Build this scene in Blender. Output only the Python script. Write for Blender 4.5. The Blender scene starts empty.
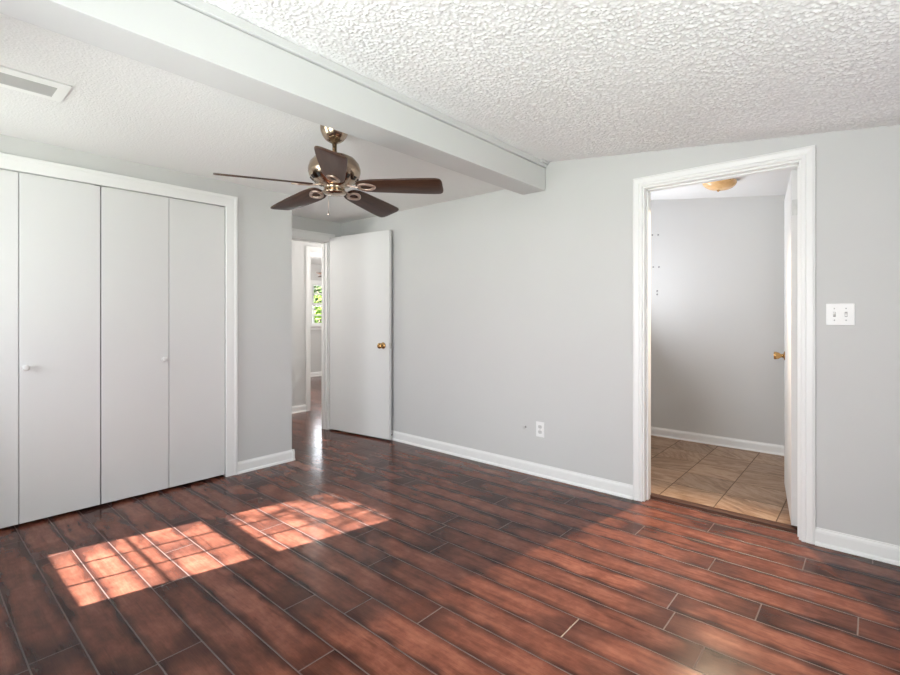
import bpy, bmesh, math, random
import numpy as np
from mathutils import Vector, Matrix

# ------------------------------------------------------------------ camera, sky, sun, daylight, added fills, exposure
C = bpy.context.scene.collection
S = bpy.context.scene
YAW = math.atan2(424, 485)
cam_d = bpy.data.cameras.new('camera')
cam_d.sensor_width = 36.0
cam_d.lens = 485 / 900 * 36.0
cam_d.shift_y = -20.5 / 900
cam_d.clip_start = 0.02
cam = bpy.data.objects.new('camera', cam_d)
C.objects.link(cam)
cam.location = (0, 0, 1.2)
cam.rotation_euler = (math.pi / 2, 0, YAW)
S.camera = cam

S.view_settings.view_transform = 'Standard'
S.view_settings.look = 'None'
S.view_settings.gamma = 1.0
S.view_settings.use_curve_mapping = False
S.view_settings.exposure = 0.0
S.cycles.diffuse_bounces = 8
S.cycles.max_bounces = 14
S.cycles.transparent_max_bounces = 12
S.cycles.sample_clamp_indirect = 4.0

world = bpy.data.worlds.new('sky')
S.world = world
world.use_nodes = True
wn = world.node_tree.nodes
wl = world.node_tree.links
bg = wn['Background']
sky = wn.new('ShaderNodeTexSky')
sky.sky_type = 'NISHITA'
sky.sun_disc = False
sky.sun_elevation = math.radians(37.0)
sky.sun_rotation = math.radians(192)
sky.air_density = 1.0
sky.dust_density = 2.0
wl.new(sky.outputs['Color'], bg.inputs['Color'])
bg.inputs['Strength'].default_value = 0.22

SUN_DIR = Vector((0.22, 1.0, -0.77)).normalized()      # the way the sunlight travels


def add_light(name, kind, loc, direction, energy, color, **kw):
    d = bpy.data.lights.new(name, kind)
    d.energy = energy
    d.color = color
    for k, v in kw.items():
        setattr(d, k, v)
    o = bpy.data.objects.new(name, d)
    C.objects.link(o)
    o.location = loc
    if direction is not None:
        o.rotation_euler = Vector(direction).to_track_quat('-Z', 'Y').to_euler()
    return o


add_light('sun', 'SUN', (-3, -6, 6), SUN_DIR, 54.0, (1.0, 0.95, 0.88), angle=math.radians(0.5))
# daylight panels at the windows, tilted up to brighten the ceilings
DAY = (0.95, 0.985, 1.045)
add_light('daylight_rear_window', 'AREA', (-3.06, -0.80, 1.45), (0, 1, 0.12), 36, DAY, shape='RECTANGLE', size=0.70, size_y=1.20)
add_light('rear_wide_fill', 'AREA', (-1.15, -0.80, 1.28), (0.05, 1, 0.38), 84, DAY, shape='RECTANGLE', size=1.25, size_y=0.95)  # fill panel behind the added wide window
add_light('daylight_side_window', 'AREA', (1.14, 1.00, 1.30), (-1, 0, 0.38), 46, DAY, shape='RECTANGLE', size=1.60, size_y=1.20)
add_light('daylight_far_room', 'AREA', (-8.74, 5.95, 1.45), (1, 0, 0.2), 30, DAY, shape='RECTANGLE', size=0.90, size_y=0.90)
add_light('far_room_fill', 'POINT', (-6.9, 4.1, 2.0), None, 110, (1.0, 0.97, 0.93), shadow_soft_size=0.10)  # added fill to brighten the far room, no fixture here
add_light('hall_fill_far', 'POINT', (-4.95, 4.4, 1.95), None, 36, (1.0, 0.97, 0.93), shadow_soft_size=0.10)  # added fill for the hall's opposite wall, no fixture here
add_light('hall_fill_near', 'POINT', (-4.95, 1.9, 1.90), None, 34, (1.0, 0.97, 0.93), shadow_soft_size=0.12)  # added fill that lifts the open hall door, no fixture here
add_light('tiled_room_fill', 'AREA', (-2.12, 4.20, 1.45), (1, 0, 0.75), 28, DAY, shape='RECTANGLE', size=0.80, size_y=1.00)  # added fill panel; the tiled room has no window


# ------------------------------------------------------------------ materials
def new_mat(name):
    m = bpy.data.materials.new(name)
    m.use_nodes = True
    nt = m.node_tree
    return m, nt, nt.nodes['Principled BSDF']


def node(nt, kind, **kw):
    n = nt.nodes.new(kind)
    for k, v in kw.items():
        setattr(n, k, v)
    return n


def ramp(nt, stops, interp='LINEAR'):
    r = nt.nodes.new('ShaderNodeValToRGB')
    r.color_ramp.interpolation = interp
    e = r.color_ramp.elements
    while len(e) < len(stops):
        e.new(0.5)
    for i, (p, c) in enumerate(stops):
        e[i].position = p
        e[i].color = c if len(c) == 4 else (*c, 1)
    return r


def mth(nt, op, a, b=None, c=None, clamp=False):
    n = nt.nodes.new('ShaderNodeMath')
    n.operation = op
    n.use_clamp = clamp
    for i, v in enumerate((a, b, c)):
        if v is None:
            continue
        if isinstance(v, (int, float)):
            n.inputs[i].default_value = v
        else:
            nt.links.new(v, n.inputs[i])
    return n.outputs[0]


def noise(nt, vec, scale, detail=3.0, rough=0.5, dist=0.0, dim='3D'):
    n = nt.nodes.new('ShaderNodeTexNoise')
    n.noise_dimensions = dim
    n.inputs['Scale'].default_value = scale
    n.inputs['Detail'].default_value = detail
    n.inputs['Roughness'].default_value = rough
    n.inputs['Distortion'].default_value = dist
    if vec is not None:
        nt.links.new(vec, n.inputs['Vector'])
    return n.outputs['Fac']


def mixc(nt, fac, a, b, mode='MIX'):
    n = nt.nodes.new('ShaderNodeMix')
    n.data_type = 'RGBA'
    n.blend_type = mode
    for sock, v in ((n.inputs[0], fac), (n.inputs[6], a), (n.inputs[7], b)):
        if isinstance(v, (int, float)):
            sock.default_value = v
        elif isinstance(v, tuple):
            sock.default_value = v if len(v) == 4 else (*v, 1)
        else:
            nt.links.new(v, sock)
    return n.outputs[2]


def bump(nt, b, height, strength, distance):
    n = nt.nodes.new('ShaderNodeBump')
    n.inputs['Strength'].default_value = strength
    n.inputs['Distance'].default_value = distance
    nt.links.new(height, n.inputs['Height'])
    nt.links.new(n.outputs['Normal'], b.inputs['Normal'])


def paint(name, col, rough=0.5, tex=60.0, strength=0.08, var=0.02, metallic=0.0, spec=0.5):
    m, nt, b = new_mat(name)
    tc = node(nt, 'ShaderNodeTexCoord')
    f = noise(nt, tc.outputs['Object'], tex, 3)
    f2 = noise(nt, tc.outputs['Object'], 2.5, 2)
    lo = tuple(max(0, c * (1 - var)) for c in col)
    hi = tuple(min(1, c * (1 + var)) for c in col)
    nt.links.new(mixc(nt, f2, lo, hi), b.inputs['Base Color'])
    b.inputs['Roughness'].default_value = rough
    b.inputs['Metallic'].default_value = metallic
    b.inputs['Specular IOR Level'].default_value = spec
    if strength:
        bump(nt, b, f, strength, 0.002)
    return m


def popcorn(name, col, scale, strength, dist):
    m, nt, b = new_mat(name)
    tc = node(nt, 'ShaderNodeTexCoord')
    v = node(nt, 'ShaderNodeTexVoronoi', feature='SMOOTH_F1')
    v.inputs['Scale'].default_value = scale
    n1 = noise(nt, tc.outputs['Object'], scale * 0.6, 3, 0.6, 0.5)
    warp = node(nt, 'ShaderNodeVectorMath', operation='ADD')
    nv = node(nt, 'ShaderNodeTexNoise')
    nv.inputs['Scale'].default_value = scale * 0.5
    nt.links.new(tc.outputs['Object'], nv.inputs['Vector'])
    sc = node(nt, 'ShaderNodeVectorMath', operation='SCALE')
    sc.inputs['Scale'].default_value = 0.6 / scale
    nt.links.new(nv.outputs['Color'], sc.inputs[0])
    nt.links.new(tc.outputs['Object'], warp.inputs[0])
    nt.links.new(sc.outputs[0], warp.inputs[1])
    nt.links.new(warp.outputs[0], v.inputs['Vector'])
    h = mth(nt, 'SUBTRACT', 1.0, v.outputs['Distance'])
    h = mth(nt, 'MULTIPLY', h, n1)
    b.inputs['Base Color'].default_value = (*col, 1)
    b.inputs['Roughness'].default_value = 0.95
    b.inputs['Specular IOR Level'].default_value = 0.1
    bump(nt, b, h, strength, dist)
    return m


def metal(name, col, rough, var=0.15):
    m, nt, b = new_mat(name)
    tc = node(nt, 'ShaderNodeTexCoord')
    f = noise(nt, tc.outputs['Object'], 30, 3)
    nt.links.new(mixc(nt, f, tuple(c * (1 - var) for c in col), tuple(min(1, c * (1 + var)) for c in col)), b.inputs['Base Color'])
    b.inputs['Metallic'].default_value = 1.0
    nt.links.new(mth(nt, 'MULTIPLY_ADD', f, 0.12, rough - 0.06), b.inputs['Roughness'])
    return m


def floor_wood():
    m, nt, b = new_mat('dark_red_plank_floor')
    uv = node(nt, 'ShaderNodeUVMap', uv_map='plank')
    rv = node(nt, 'ShaderNodeUVMap', uv_map='random')
    su = node(nt, 'ShaderNodeSeparateXYZ')
    sr = node(nt, 'ShaderNodeSeparateXYZ')
    nt.links.new(uv.outputs[0], su.inputs[0])
    nt.links.new(rv.outputs[0], sr.inputs[0])
    u, v = su.outputs[0], su.outputs[1]
    r1, r2 = sr.outputs[0], sr.outputs[1]
    # grain space, each plank with its own offset
    cv = node(nt, 'ShaderNodeCombineXYZ')
    nt.links.new(mth(nt, 'MULTIPLY_ADD', r1, 37.0, u), cv.inputs[0])
    nt.links.new(mth(nt, 'MULTIPLY_ADD', r2, 23.0, v), cv.inputs[1])
    st = node(nt, 'ShaderNodeVectorMath', operation='MULTIPLY')
    st.inputs[1].default_value = (1.0, 6.0, 1.0)
    nt.links.new(cv.outputs[0], st.inputs[0])
    st2 = node(nt, 'ShaderNodeVectorMath', operation='MULTIPLY')
    st2.inputs[1].default_value = (1.0, 22.0, 1.0)
    nt.links.new(cv.outputs[0], st2.inputs[0])
    def stretched(k):
        q = node(nt, 'ShaderNodeVectorMath', operation='MULTIPLY')
        q.inputs[1].default_value = (1.0, k, 1.0)
        nt.links.new(cv.outputs[0], q.inputs[0])
        return q.outputs[0]

    def soft(val, width):
        mr = node(nt, 'ShaderNodeMapRange', interpolation_type='SMOOTHSTEP')
        nt.links.new(val, mr.inputs['Value'])
        mr.inputs['From Max'].default_value = width
        return mr.outputs['Result']
    cloud = noise(nt, cv.outputs[0], 7.0, 3, 0.55)
    mottle = noise(nt, stretched(1.6), 26.0, 4, 0.65)
    streak = noise(nt, stretched(7.0), 3.6, 3, 0.55)
    fine = noise(nt, st2.outputs[0], 14.0, 4, 0.7)
    edge = noise(nt, stretched(1.5), 7.5, 1.5, 0.5)
    burnt = noise(nt, stretched(2.0), 1.9, 1.5, 0.5)
    # burnt edges and ends of every plank
    dv = mth(nt, 'MINIMUM', v, mth(nt, 'SUBTRACT', 0.149, v))
    du = mth(nt, 'MINIMUM', u, mth(nt, 'SUBTRACT', 1.245, u))
    dvn = soft(mth(nt, 'ADD', dv, mth(nt, 'MULTIPLY_ADD', edge, 0.070, -0.031)), 0.044)
    dun = soft(mth(nt, 'ADD', du, mth(nt, 'MULTIPLY_ADD', edge, 0.22, -0.12)), 0.20)
    core = mth(nt, 'MULTIPLY', dvn, mth(nt, 'MULTIPLY_ADD', dun, 0.80, 0.20))
    burn = mth(nt, 'MULTIPLY_ADD', burnt, 2.6, -0.55, clamp=True)
    core = mth(nt, 'SUBTRACT', 1.0, mth(nt, 'MULTIPLY', mth(nt, 'SUBTRACT', 1.0, core), mth(nt, 'MULTIPLY_ADD', burn, 0.50, 0.50)))
    tone = ramp(nt, [(0.34, (0.066, 0.022, 0.015)), (0.5, (0.138, 0.049, 0.032)), (0.66, (0.225, 0.089, 0.060))])
    nt.links.new(mth(nt, 'ADD', mth(nt, 'ADD', mth(nt, 'MULTIPLY', streak, 0.35), mth(nt, 'MULTIPLY', cloud, 0.40)), mth(nt, 'MULTIPLY', mottle, 0.25)), tone.inputs[0])
    dark = ramp(nt, [(0.3, (0.016, 0.007, 0.007)), (0.7, (0.036, 0.014, 0.011))])
    nt.links.new(fine, dark.inputs[0])
    col = mixc(nt, core, dark.outputs[0], tone.outputs[0])
    # long dark grain streaks
    kn = ramp(nt, [(0.55, (1, 1, 1)), (0.72, (0.42, 0.38, 0.38))])
    nt.links.new(noise(nt, stretched(11.0), 2.6, 3, 0.6), kn.inputs[0])
    col = mixc(nt, mth(nt, 'MULTIPLY_ADD', burnt, 1.6, -0.2, clamp=True), col, mixc(nt, 1.0, col, kn.outputs[0], 'MULTIPLY'))
    fr = ramp(nt, [(0.3, (0.82, 0.82, 0.82)), (0.7, (1.12, 1.12, 1.12))])
    nt.links.new(fine, fr.inputs[0])
    col = mixc(nt, 1.0, col, fr.outputs[0], 'MULTIPLY')
    br = mth(nt, 'MULTIPLY_ADD', r2, 0.40, 0.80)
    cb = node(nt, 'ShaderNodeCombineXYZ')
    for i in range(3):
        nt.links.new(br, cb.inputs[i])
    col = mixc(nt, 1.0, col, cb.outputs[0], 'MULTIPLY')
    nt.links.new(col, b.inputs['Base Color'])
    nt.links.new(mth(nt, 'MULTIPLY_ADD', cloud, 0.08, 0.12), b.inputs['Roughness'])
    b.inputs['Specular IOR Level'].default_value = 0.18
    bump(nt, b, cloud, 0.10, 0.002)
    return m


def floor_groove():
    m, nt, b = new_mat('plank_bevel')
    tc = node(nt, 'ShaderNodeTexCoord')
    f = noise(nt, tc.outputs['Object'], 12, 2)
    nt.links.new(mixc(nt, f, (0.075, 0.055, 0.050), (0.12, 0.09, 0.085)), b.inputs['Base Color'])
    b.inputs['Roughness'].default_value = 0.45
    b.inputs['Specular IOR Level'].default_value = 0.3
    return m


def tile_stone():
    m, nt, b = new_mat('tan_stone_tile')
    uv = node(nt, 'ShaderNodeUVMap', uv_map='plank')
    rv = node(nt, 'ShaderNodeUVMap', uv_map='random')
    sr = node(nt, 'ShaderNodeSeparateXYZ')
    nt.links.new(rv.outputs[0], sr.inputs[0])
    rot = node(nt, 'ShaderNodeVectorRotate', rotation_type='Z_AXIS')
    nt.links.new(uv.outputs[0], rot.inputs['Vector'])
    nt.links.new(mth(nt, 'MULTIPLY_ADD', sr.outputs[0], 1.6, -0.5), rot.inputs['Angle'])
    off = node(nt, 'ShaderNodeVectorMath', operation='ADD')
    nt.links.new(rot.outputs[0], off.inputs[0])
    cb = node(nt, 'ShaderNodeCombineXYZ')
    nt.links.new(mth(nt, 'MULTIPLY', sr.outputs[0], 31.0), cb.inputs[0])
    nt.links.new(mth(nt, 'MULTIPLY', sr.outputs[1], 17.0), cb.inputs[1])
    nt.links.new(cb.outputs[0], off.inputs[1])
    st = node(nt, 'ShaderNodeVectorMath', operation='MULTIPLY')
    st.inputs[1].default_value = (1.0, 4.0, 1.0)
    nt.links.new(off.outputs[0], st.inputs[0])
    f1 = noise(nt, st.outputs[0], 3.0, 6, 0.62, 1.6)
    f2 = noise(nt, st.outputs[0], 16.0, 4, 0.6, 0.5)
    cr = ramp(nt, [(0.30, (0.10, 0.048, 0.024)), (0.42, (0.23, 0.125, 0.066)), (0.50, (0.31, 0.190, 0.115)), (0.57, (0.39, 0.265, 0.180)), (0.68, (0.29, 0.145, 0.062))])
    nt.links.new(mth(nt, 'ADD', mth(nt, 'MULTIPLY', f1, 0.75), mth(nt, 'MULTIPLY', f2, 0.25)), cr.inputs[0])
    br = mth(nt, 'MULTIPLY_ADD', sr.outputs[1], 0.3, 0.85)
    cc = node(nt, 'ShaderNodeCombineXYZ')
    for i in range(3):
        nt.links.new(br, cc.inputs[i])
    nt.links.new(mixc(nt, 1.0, cr.outputs[0], cc.outputs[0], 'MULTIPLY'), b.inputs['Base Color'])
    b.inputs['Roughness'].default_value = 0.4
    bump(nt, b, f1, 0.25, 0.004)
    return m


def blade_wood():
    m, nt, b = new_mat('fan_blade_walnut')
    uv = node(nt, 'ShaderNodeTexCoord')
    st = node(nt, 'ShaderNodeVectorMath', operation='MULTIPLY')
    st.inputs[1].default_value = (3.0, 40.0, 1.0)
    nt.links.new(uv.outputs['UV'], st.inputs[0])
    f = noise(nt, st.outputs[0], 2.0, 4, 0.6, 0.4)
    cr = ramp(nt, [(0.3, (0.026, 0.011, 0.006)), (0.7, (0.064, 0.028, 0.016))])
    nt.links.new(f, cr.inputs[0])
    nt.links.new(cr.outputs[0], b.inputs['Base Color'])
    b.inputs['Roughness'].default_value = 0.42
    b.inputs['Specular IOR Level'].default_value = 0.42
    return m


def leaf_mat(name, a, c):
    m, nt, b = new_mat(name)
    tc = node(nt, 'ShaderNodeTexCoord')
    f = noise(nt, tc.outputs['Object'], 6.0, 3)
    nt.links.new(mixc(nt, f, a, c), b.inputs['Base Color'])
    b.inputs['Roughness'].default_value = 0.6
    return m


def pane_mat():
    m, nt, b = new_mat('window_glass')
    nt.nodes.remove(b)
    out = nt.nodes['Material Output']
    tr = node(nt, 'ShaderNodeBsdfTransparent')
    gl = node(nt, 'ShaderNodeBsdfGlossy')
    gl.inputs['Roughness'].default_value = 0.02
    fr = node(nt, 'ShaderNodeFresnel')
    fr.inputs['IOR'].default_value = 1.35
    mx = node(nt, 'ShaderNodeMixShader')
    nt.links.new(fr.outputs[0], mx.inputs[0])
    nt.links.new(tr.outputs[0], mx.inputs[1])
    nt.links.new(gl.outputs[0], mx.inputs[2])
    nt.links.new(mx.outputs[0], out.inputs['Surface'])
    return m


def amber_glass():
    m, nt, b = new_mat('amber_lamp_glass')
    tc = node(nt, 'ShaderNodeTexCoord')
    f = noise(nt, tc.outputs['Object'], 14.0, 3, 0.6, 0.8)
    cr = ramp(nt, [(0.3, (0.62, 0.36, 0.15)), (0.7, (0.80, 0.54, 0.28))])
    nt.links.new(f, cr.inputs[0])
    nt.links.new(cr.outputs[0], b.inputs['Base Color'])
    b.inputs['Roughness'].default_value = 0.25
    nt.links.new(cr.outputs[0], b.inputs['Emission Color'])
    b.inputs['Emission Strength'].default_value = 0.12
    return m


M = dict(
    wall=paint('grey_wall_paint', (0.60, 0.60, 0.592), 0.65, 90, 0.10),
    white=paint('white_trim_paint', (0.84, 0.84, 0.83), 0.38, 50, 0.03, 0.01),
    door=paint('white_door_paint', (0.725, 0.725, 0.72), 0.5, 30, 0.04, 0.015, 0.0, 0.25),
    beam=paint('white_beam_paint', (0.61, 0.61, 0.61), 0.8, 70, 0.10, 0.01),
    pop=paint('popcorn_ceiling', (0.84, 0.84, 0.84), 0.95, 300, 0.15, 0.01, 0.0, 0.1),
    stipple=popcorn('stippled_ceiling', (0.80, 0.80, 0.795), 110.0, 0.45, 0.006),
    smooth=popcorn('smooth_ceiling', (0.84, 0.84, 0.835), 50.0, 0.12, 0.004),
    wood=floor_wood(), groove=floor_groove(), tile=tile_stone(),
    grout=paint('brown_grout', (0.13, 0.085, 0.055), 0.8, 80, 0.1),
    threshold=paint('dark_brown_threshold', (0.060, 0.022, 0.012), 0.5, 40, 0.05, 0.2, 0.0, 0.2),
    dark=paint('dark_gap', (0.02, 0.02, 0.02), 0.8, 40, 0.0),
    bronze=metal('antique_bronze_metal', (0.40, 0.31, 0.23), 0.20),
    nickel=metal('pewter_arm_metal', (0.60, 0.47, 0.40), 0.30),
    brass=metal('brass_knob_metal', (0.50, 0.30, 0.12), 0.25),
    steel=metal('painted_hinge_metal', (0.62, 0.62, 0.61), 0.40),
    blade=blade_wood(), pane=pane_mat(), amber=amber_glass(),
    plastic=paint('white_switch_plastic', (0.86, 0.86, 0.85), 0.3, 20, 0.0, 0.01),
    slot=paint('grey_slot_plastic', (0.40, 0.40, 0.39), 0.5, 20, 0.0),
    ventgrey=paint('grey_vent_louver', (0.50, 0.50, 0.49), 0.5, 20, 0.0),
    ventdark=paint('vent_dark_backing', (0.16, 0.16, 0.16), 0.8, 20, 0.0),
    screw=paint('grey_screw_anchor', (0.26, 0.26, 0.26), 0.5, 20, 0.0),
    leaf=leaf_mat('green_leaves', (0.10, 0.20, 0.03), (0.30, 0.42, 0.08)),
    leafdark=leaf_mat('dark_green_leaves', (0.04, 0.08, 0.025), (0.10, 0.16, 0.05)),
    bark=paint('tree_bark', (0.13, 0.10, 0.08), 0.9, 12, 0.5, 0.3),
    lawn=paint('lawn_ground', (0.12, 0.20, 0.05), 0.9, 8, 0.3, 0.3),
)


# ------------------------------------------------------------------ mesh helpers
class MB:
    """Collects shapes, then links them as one mesh object."""

    def __init__(self):
        self.bm = bmesh.new()

    def box(self, a, b, bevel=0.0, mi=0):
        lo = [min(a[i], b[i]) for i in range(3)]
        hi = [max(a[i], b[i]) for i in range(3)]
        vs = [self.bm.verts.new((x, y, z)) for x in (lo[0], hi[0]) for y in (lo[1], hi[1]) for z in (lo[2], hi[2])]
        fs = [(0, 1, 3, 2), (4, 6, 7, 5), (0, 4, 5, 1), (2, 3, 7, 6), (0, 2, 6, 4), (1, 5, 7, 3)]
        made = [self.bm.faces.new([vs[i] for i in f]) for f in fs]
        for f in made:
            f.material_index = mi
        if bevel:
            es = list({e for f in made for e in f.edges})
            bmesh.ops.bevel(self.bm, geom=es, offset=bevel, segments=2, affect='EDGES', profile=0.5)
        return self

    def prism(self, pts, ext, mi=0):
        """Closed outline of 3-D points pushed along ext."""
        ext = Vector(ext)
        a = [self.bm.verts.new(p) for p in pts]
        b = [self.bm.verts.new(Vector(p) + ext) for p in pts]
        n = len(pts)
        fs = [self.bm.faces.new(a), self.bm.faces.new(list(reversed(b)))]
        for i in range(n):
            fs.append(self.bm.faces.new((a[i], b[i], b[(i + 1) % n], a[(i + 1) % n])))
        for f in fs:
            f.material_index = mi
        return self

    def loft(self, rings, closed=True, caps=True, mi=0, smooth=False):
        vr = [[self.bm.verts.new(p) for p in r] for r in rings]
        n = len(rings[0])
        for i in range(len(vr) - 1):
            for j in range(n if closed else n - 1):
                k = (j + 1) % n
                f = self.bm.faces.new((vr[i][j], vr[i][k], vr[i + 1][k], vr[i + 1][j]))
                f.material_index = mi
                f.smooth = smooth
        if caps:
            for r in (vr[0], list(reversed(vr[-1]))):
                f = self.bm.faces.new(r)
                f.material_index = mi
        return self

    def lathe(self, prof, centre=(0, 0, 0), axis='Z', seg=40, mi=0, mat=None):
        """prof: (radius, height) pairs along the axis."""
        rings = []
        for r, h in prof:
            ring = []
            for i in range(seg):
                t = 2 * math.pi * i / seg
                p = Vector((max(r, 1e-4) * math.cos(t), max(r, 1e-4) * math.sin(t), h))
                if axis == 'Y':
                    p = Vector((p.x, p.z, p.y))
                if axis == 'X':
                    p = Vector((p.z, p.x, p.y))
                if mat is not None:
                    p = mat @ p
                ring.append(p + Vector(centre))
            rings.append(ring)
        return self.loft(rings, True, True, mi, True)

    def tube(self, pts, r, seg=10, mi=0):
        pts = [Vector(p) for p in pts]
        rings = []
        for i, p in enumerate(pts):
            d = (pts[min(i + 1, len(pts) - 1)] - pts[max(i - 1, 0)]).normalized()
            up = Vector((0, 0, 1)) if abs(d.z) < 0.9 else Vector((1, 0, 0))
            a = d.cross(up).normalized()
            b = d.cross(a)
            rr = r[i] if isinstance(r, (list, tuple)) else r
            rings.append([p + a * rr * math.cos(2 * math.pi * k / seg) + b * rr * math.sin(2 * math.pi * k / seg) for k in range(seg)])
        return self.loft(rings, True, True, mi, True)

    def move(self, mat):
        bmesh.ops.transform(self.bm, matrix=mat, verts=self.bm.verts)
        return self

    def build(self, name, mat, parent=None):
        bmesh.ops.recalc_face_normals(self.bm, faces=self.bm.faces)
        me = bpy.data.meshes.new(name)
        self.bm.to_mesh(me)
        self.bm.free()
        for m in (mat if isinstance(mat, (list, tuple)) else [mat]):
            me.materials.append(m)
        o = bpy.data.objects.new(name, me)
        C.objects.link(o)
        if parent:
            o.parent = parent
        return o


def tag(o, label, cat, group=None, kind=None):
    o['label'] = label
    o['category'] = cat
    if group:
        o['group'] = group
    if kind:
        o['kind'] = kind
    return o


def struct(o, label, cat):
    return tag(o, label, cat, None, 'structure')


def empty(name, loc, rz=0.0):
    o = bpy.data.objects.new(name, None)
    C.objects.link(o)
    o.empty_display_size = 0.05
    o.location = loc
    o.rotation_euler = (0, 0, rz)
    return o


def copy_tree(o, parent=None):
    c = o.copy()
    C.objects.link(c)
    c.parent = parent
    for ch in list(o.children):
        copy_tree(ch, c)
    return c


# ------------------------------------------------------------------ the room's measures
XL = -3.67          # closet wall
YR = 3.205          # wall with the two doors' right-hand doorway
XA = -4.38          # back of the alcove with the hall doorway
YC = 2.185          # end of the closet wall
YB = -0.60          # wall behind the camera
XN = 1.0            # wall beside the camera
ZF = 2.22           # flat ceiling
XH = -5.45          # hall's opposite wall
XF = -8.50          # window wall of the far room
YT = 5.05           # back wall of the tiled room


def zs(x):
    return 2.348 - 0.114 * (x + 1.773)


# ------------------------------------------------------------------ floors
PW, PL, Y0 = 0.149, 1.245, 0.45
JOINT = {1: -1.874, 2: -1.15, 3: -1.467, 4: -1.82, 5: -1.614, 6: -1.346, 7: -1.833, 8: -0.883, 9: -1.709, 10: -0.609,
         11: -1.887, 12: -1.599, 13: -1.292, 14: -0.593, 15: -0.992, 0: -0.62, 16: -1.5, 17: -0.7, 18: -1.25}


def plank_floor(name, rows, joints, wid, length, y0, xmin, xmax, ymin, ymax, bev, drop, rng, base):
    bm = bmesh.new()
    uvp = bm.loops.layers.uv.new('plank')
    uvr = bm.loops.layers.uv.new('random')
    for k in rows:
        ya, yb = max(y0 + k * wid, ymin), min(y0 + (k + 1) * wid, ymax)
        if yb - ya < 0.012:
            continue
        j = joints(k)
        n0 = math.floor((xmin - j) / length)
        x = j + n0 * length
        while x < xmax:
            a, b = max(x, xmin), min(x + length, xmax)
            if b - a > 0.012:
                r = (rng.random(), rng.random())
                top = [(a + bev, ya + bev, 0), (b - bev, ya + bev, 0), (b - bev, yb - bev, 0), (a + bev, yb - bev, 0)]
                bot = [(a, ya, -drop), (b, ya, -drop), (b, yb, -drop), (a, yb, -drop)]
                tv = [bm.verts.new(p) for p in top]
                bv = [bm.verts.new(p) for p in bot]
                fs = [bm.faces.new(tv)]
                for i in range(4):
                    f = bm.faces.new((bv[i], bv[(i + 1) % 4], tv[(i + 1) % 4], tv[i]))
                    f.material_index = 1
                    fs.append(f)
                for f in fs:
                    for l in f.loops:
                        l[uvp].uv = (l.vert.co.x - x, l.vert.co.y - (y0 + k * wid))
                        l[uvr].uv = r
            x += length
    mb = MB()
    mb.bm.free()
    mb.bm = bm
    mb.box(base[0], base[1], 0, 1)
    return mb


rng = random.Random(7)
jr = random.Random(3)
jd = {k: JOINT.get(k, jr.uniform(0, PL)) for k in range(-10, 50)}
fl = plank_floor('floor', range(-9, 20), lambda k: jd[k], PW, PL, Y0, -8.75, 1.1, -0.75, 3.312, 0.0026, 0.0010, rng,
                 ((-8.75, -0.75, -0.06), (1.1, 3.312, -0.0013)))
struct(fl.build('floor', [M['wood'], M['groove']]), 'dark reddish brown wood plank floor of the bedroom', 'floor')
fl = plank_floor('floor_hall', range(19, 44), lambda k: jd[k], PW, PL, Y0, -8.75, -4.30, 3.313, 6.75, 0.0026, 0.0010, rng,
                 ((-8.75, 3.313, -0.06), (-4.30, 6.75, -0.0013)))
struct(fl.build('floor_hall', [M['wood'], M['groove']]), 'dark plank floor running on through the hall into the far room', 'floor')
fl = plank_floor('floor_tiled', range(-1, 8), lambda k: -0.43, 0.328, 0.328, 3.345, -2.3, 0.7, 3.362, 5.1, 0.003, 0.002, rng,
                 ((-2.3, 3.362, -0.06), (0.7, 5.1, -0.0016)))
o = fl.build('floor_tiled', [M['tile'], M['grout']])
o.location.z = 0.006
struct(o, 'tan stone tile floor beyond the right-hand doorway', 'floor')
mb = MB()
mb.prism([(-1.20, 3.300, -0.002), (-1.20, 3.306, 0.011), (-1.20, 3.330, 0.015), (-1.20, 3.366, 0.012), (-1.20, 3.366, -0.002)], (0.94, 0, 0))
struct(mb.build('trim_threshold', M['threshold']), 'dark brown threshold strip between plank and tile floors', 'threshold')

# ------------------------------------------------------------------ walls, ceilings
TOP = 2.30


def wall(name, boxes, label, mat='wall'):
    mb = MB()
    for a, b in boxes:
        mb.box(a, b)
    return struct(mb.build(name, M[mat]), label, 'wall')


# closet wall with its opening (y 0.07..1.634, z 0..2.03), its end return and the closet's inside
wall('wall_left', [((XL - 0.10, YB - 0.15, 0), (XL, 0.07, TOP)), ((XL - 0.10, 1.634, 0), (XL, YC, TOP)),
                   ((XL - 0.10, 0.07, 2.03), (XL, 1.634, TOP)), ((XA - 0.02, YC - 0.10, 0), (XL - 0.10, YC, TOP))],
     'grey painted wall around the white closet doors')
wall('wall_closet', [((XA - 0.02, YB - 0.15, 0), (XA, YC - 0.1, TOP)), ((XA, -0.05, 0), (XL - 0.1, 0.03, TOP))],
     'grey wall inside the closet behind its doors')
# wall with the doorway into the tiled room (x -1.135..-0.293, z 0..2.048); the top follows the ceilings
DX0, DX1, DZ = -1.135, -0.293, 2.048
mb = MB()
T2 = 0.12
mb.prism([(XA - 0.1, YR, 0), (DX0, YR, 0), (DX0, YR, DZ), (DX0, YR, 2.42), (-1.95, YR, 2.42), (-1.95, YR, TOP), (XA - 0.1, YR, TOP)], (0, T2, 0))
mb.prism([(DX0, YR, DZ), (DX1, YR, DZ), (DX1, YR, 2.42), (DX0, YR, 2.42)], (0, T2, 0))
mb.prism([(DX1, YR, 0), (XN + 0.1, YR, 0), (XN + 0.1, YR, 2.42), (DX1, YR, 2.42)], (0, T2, 0))
struct(mb.build('wall_right', M['wall']), 'grey wall with the doorway to the tiled room', 'wall')
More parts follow.
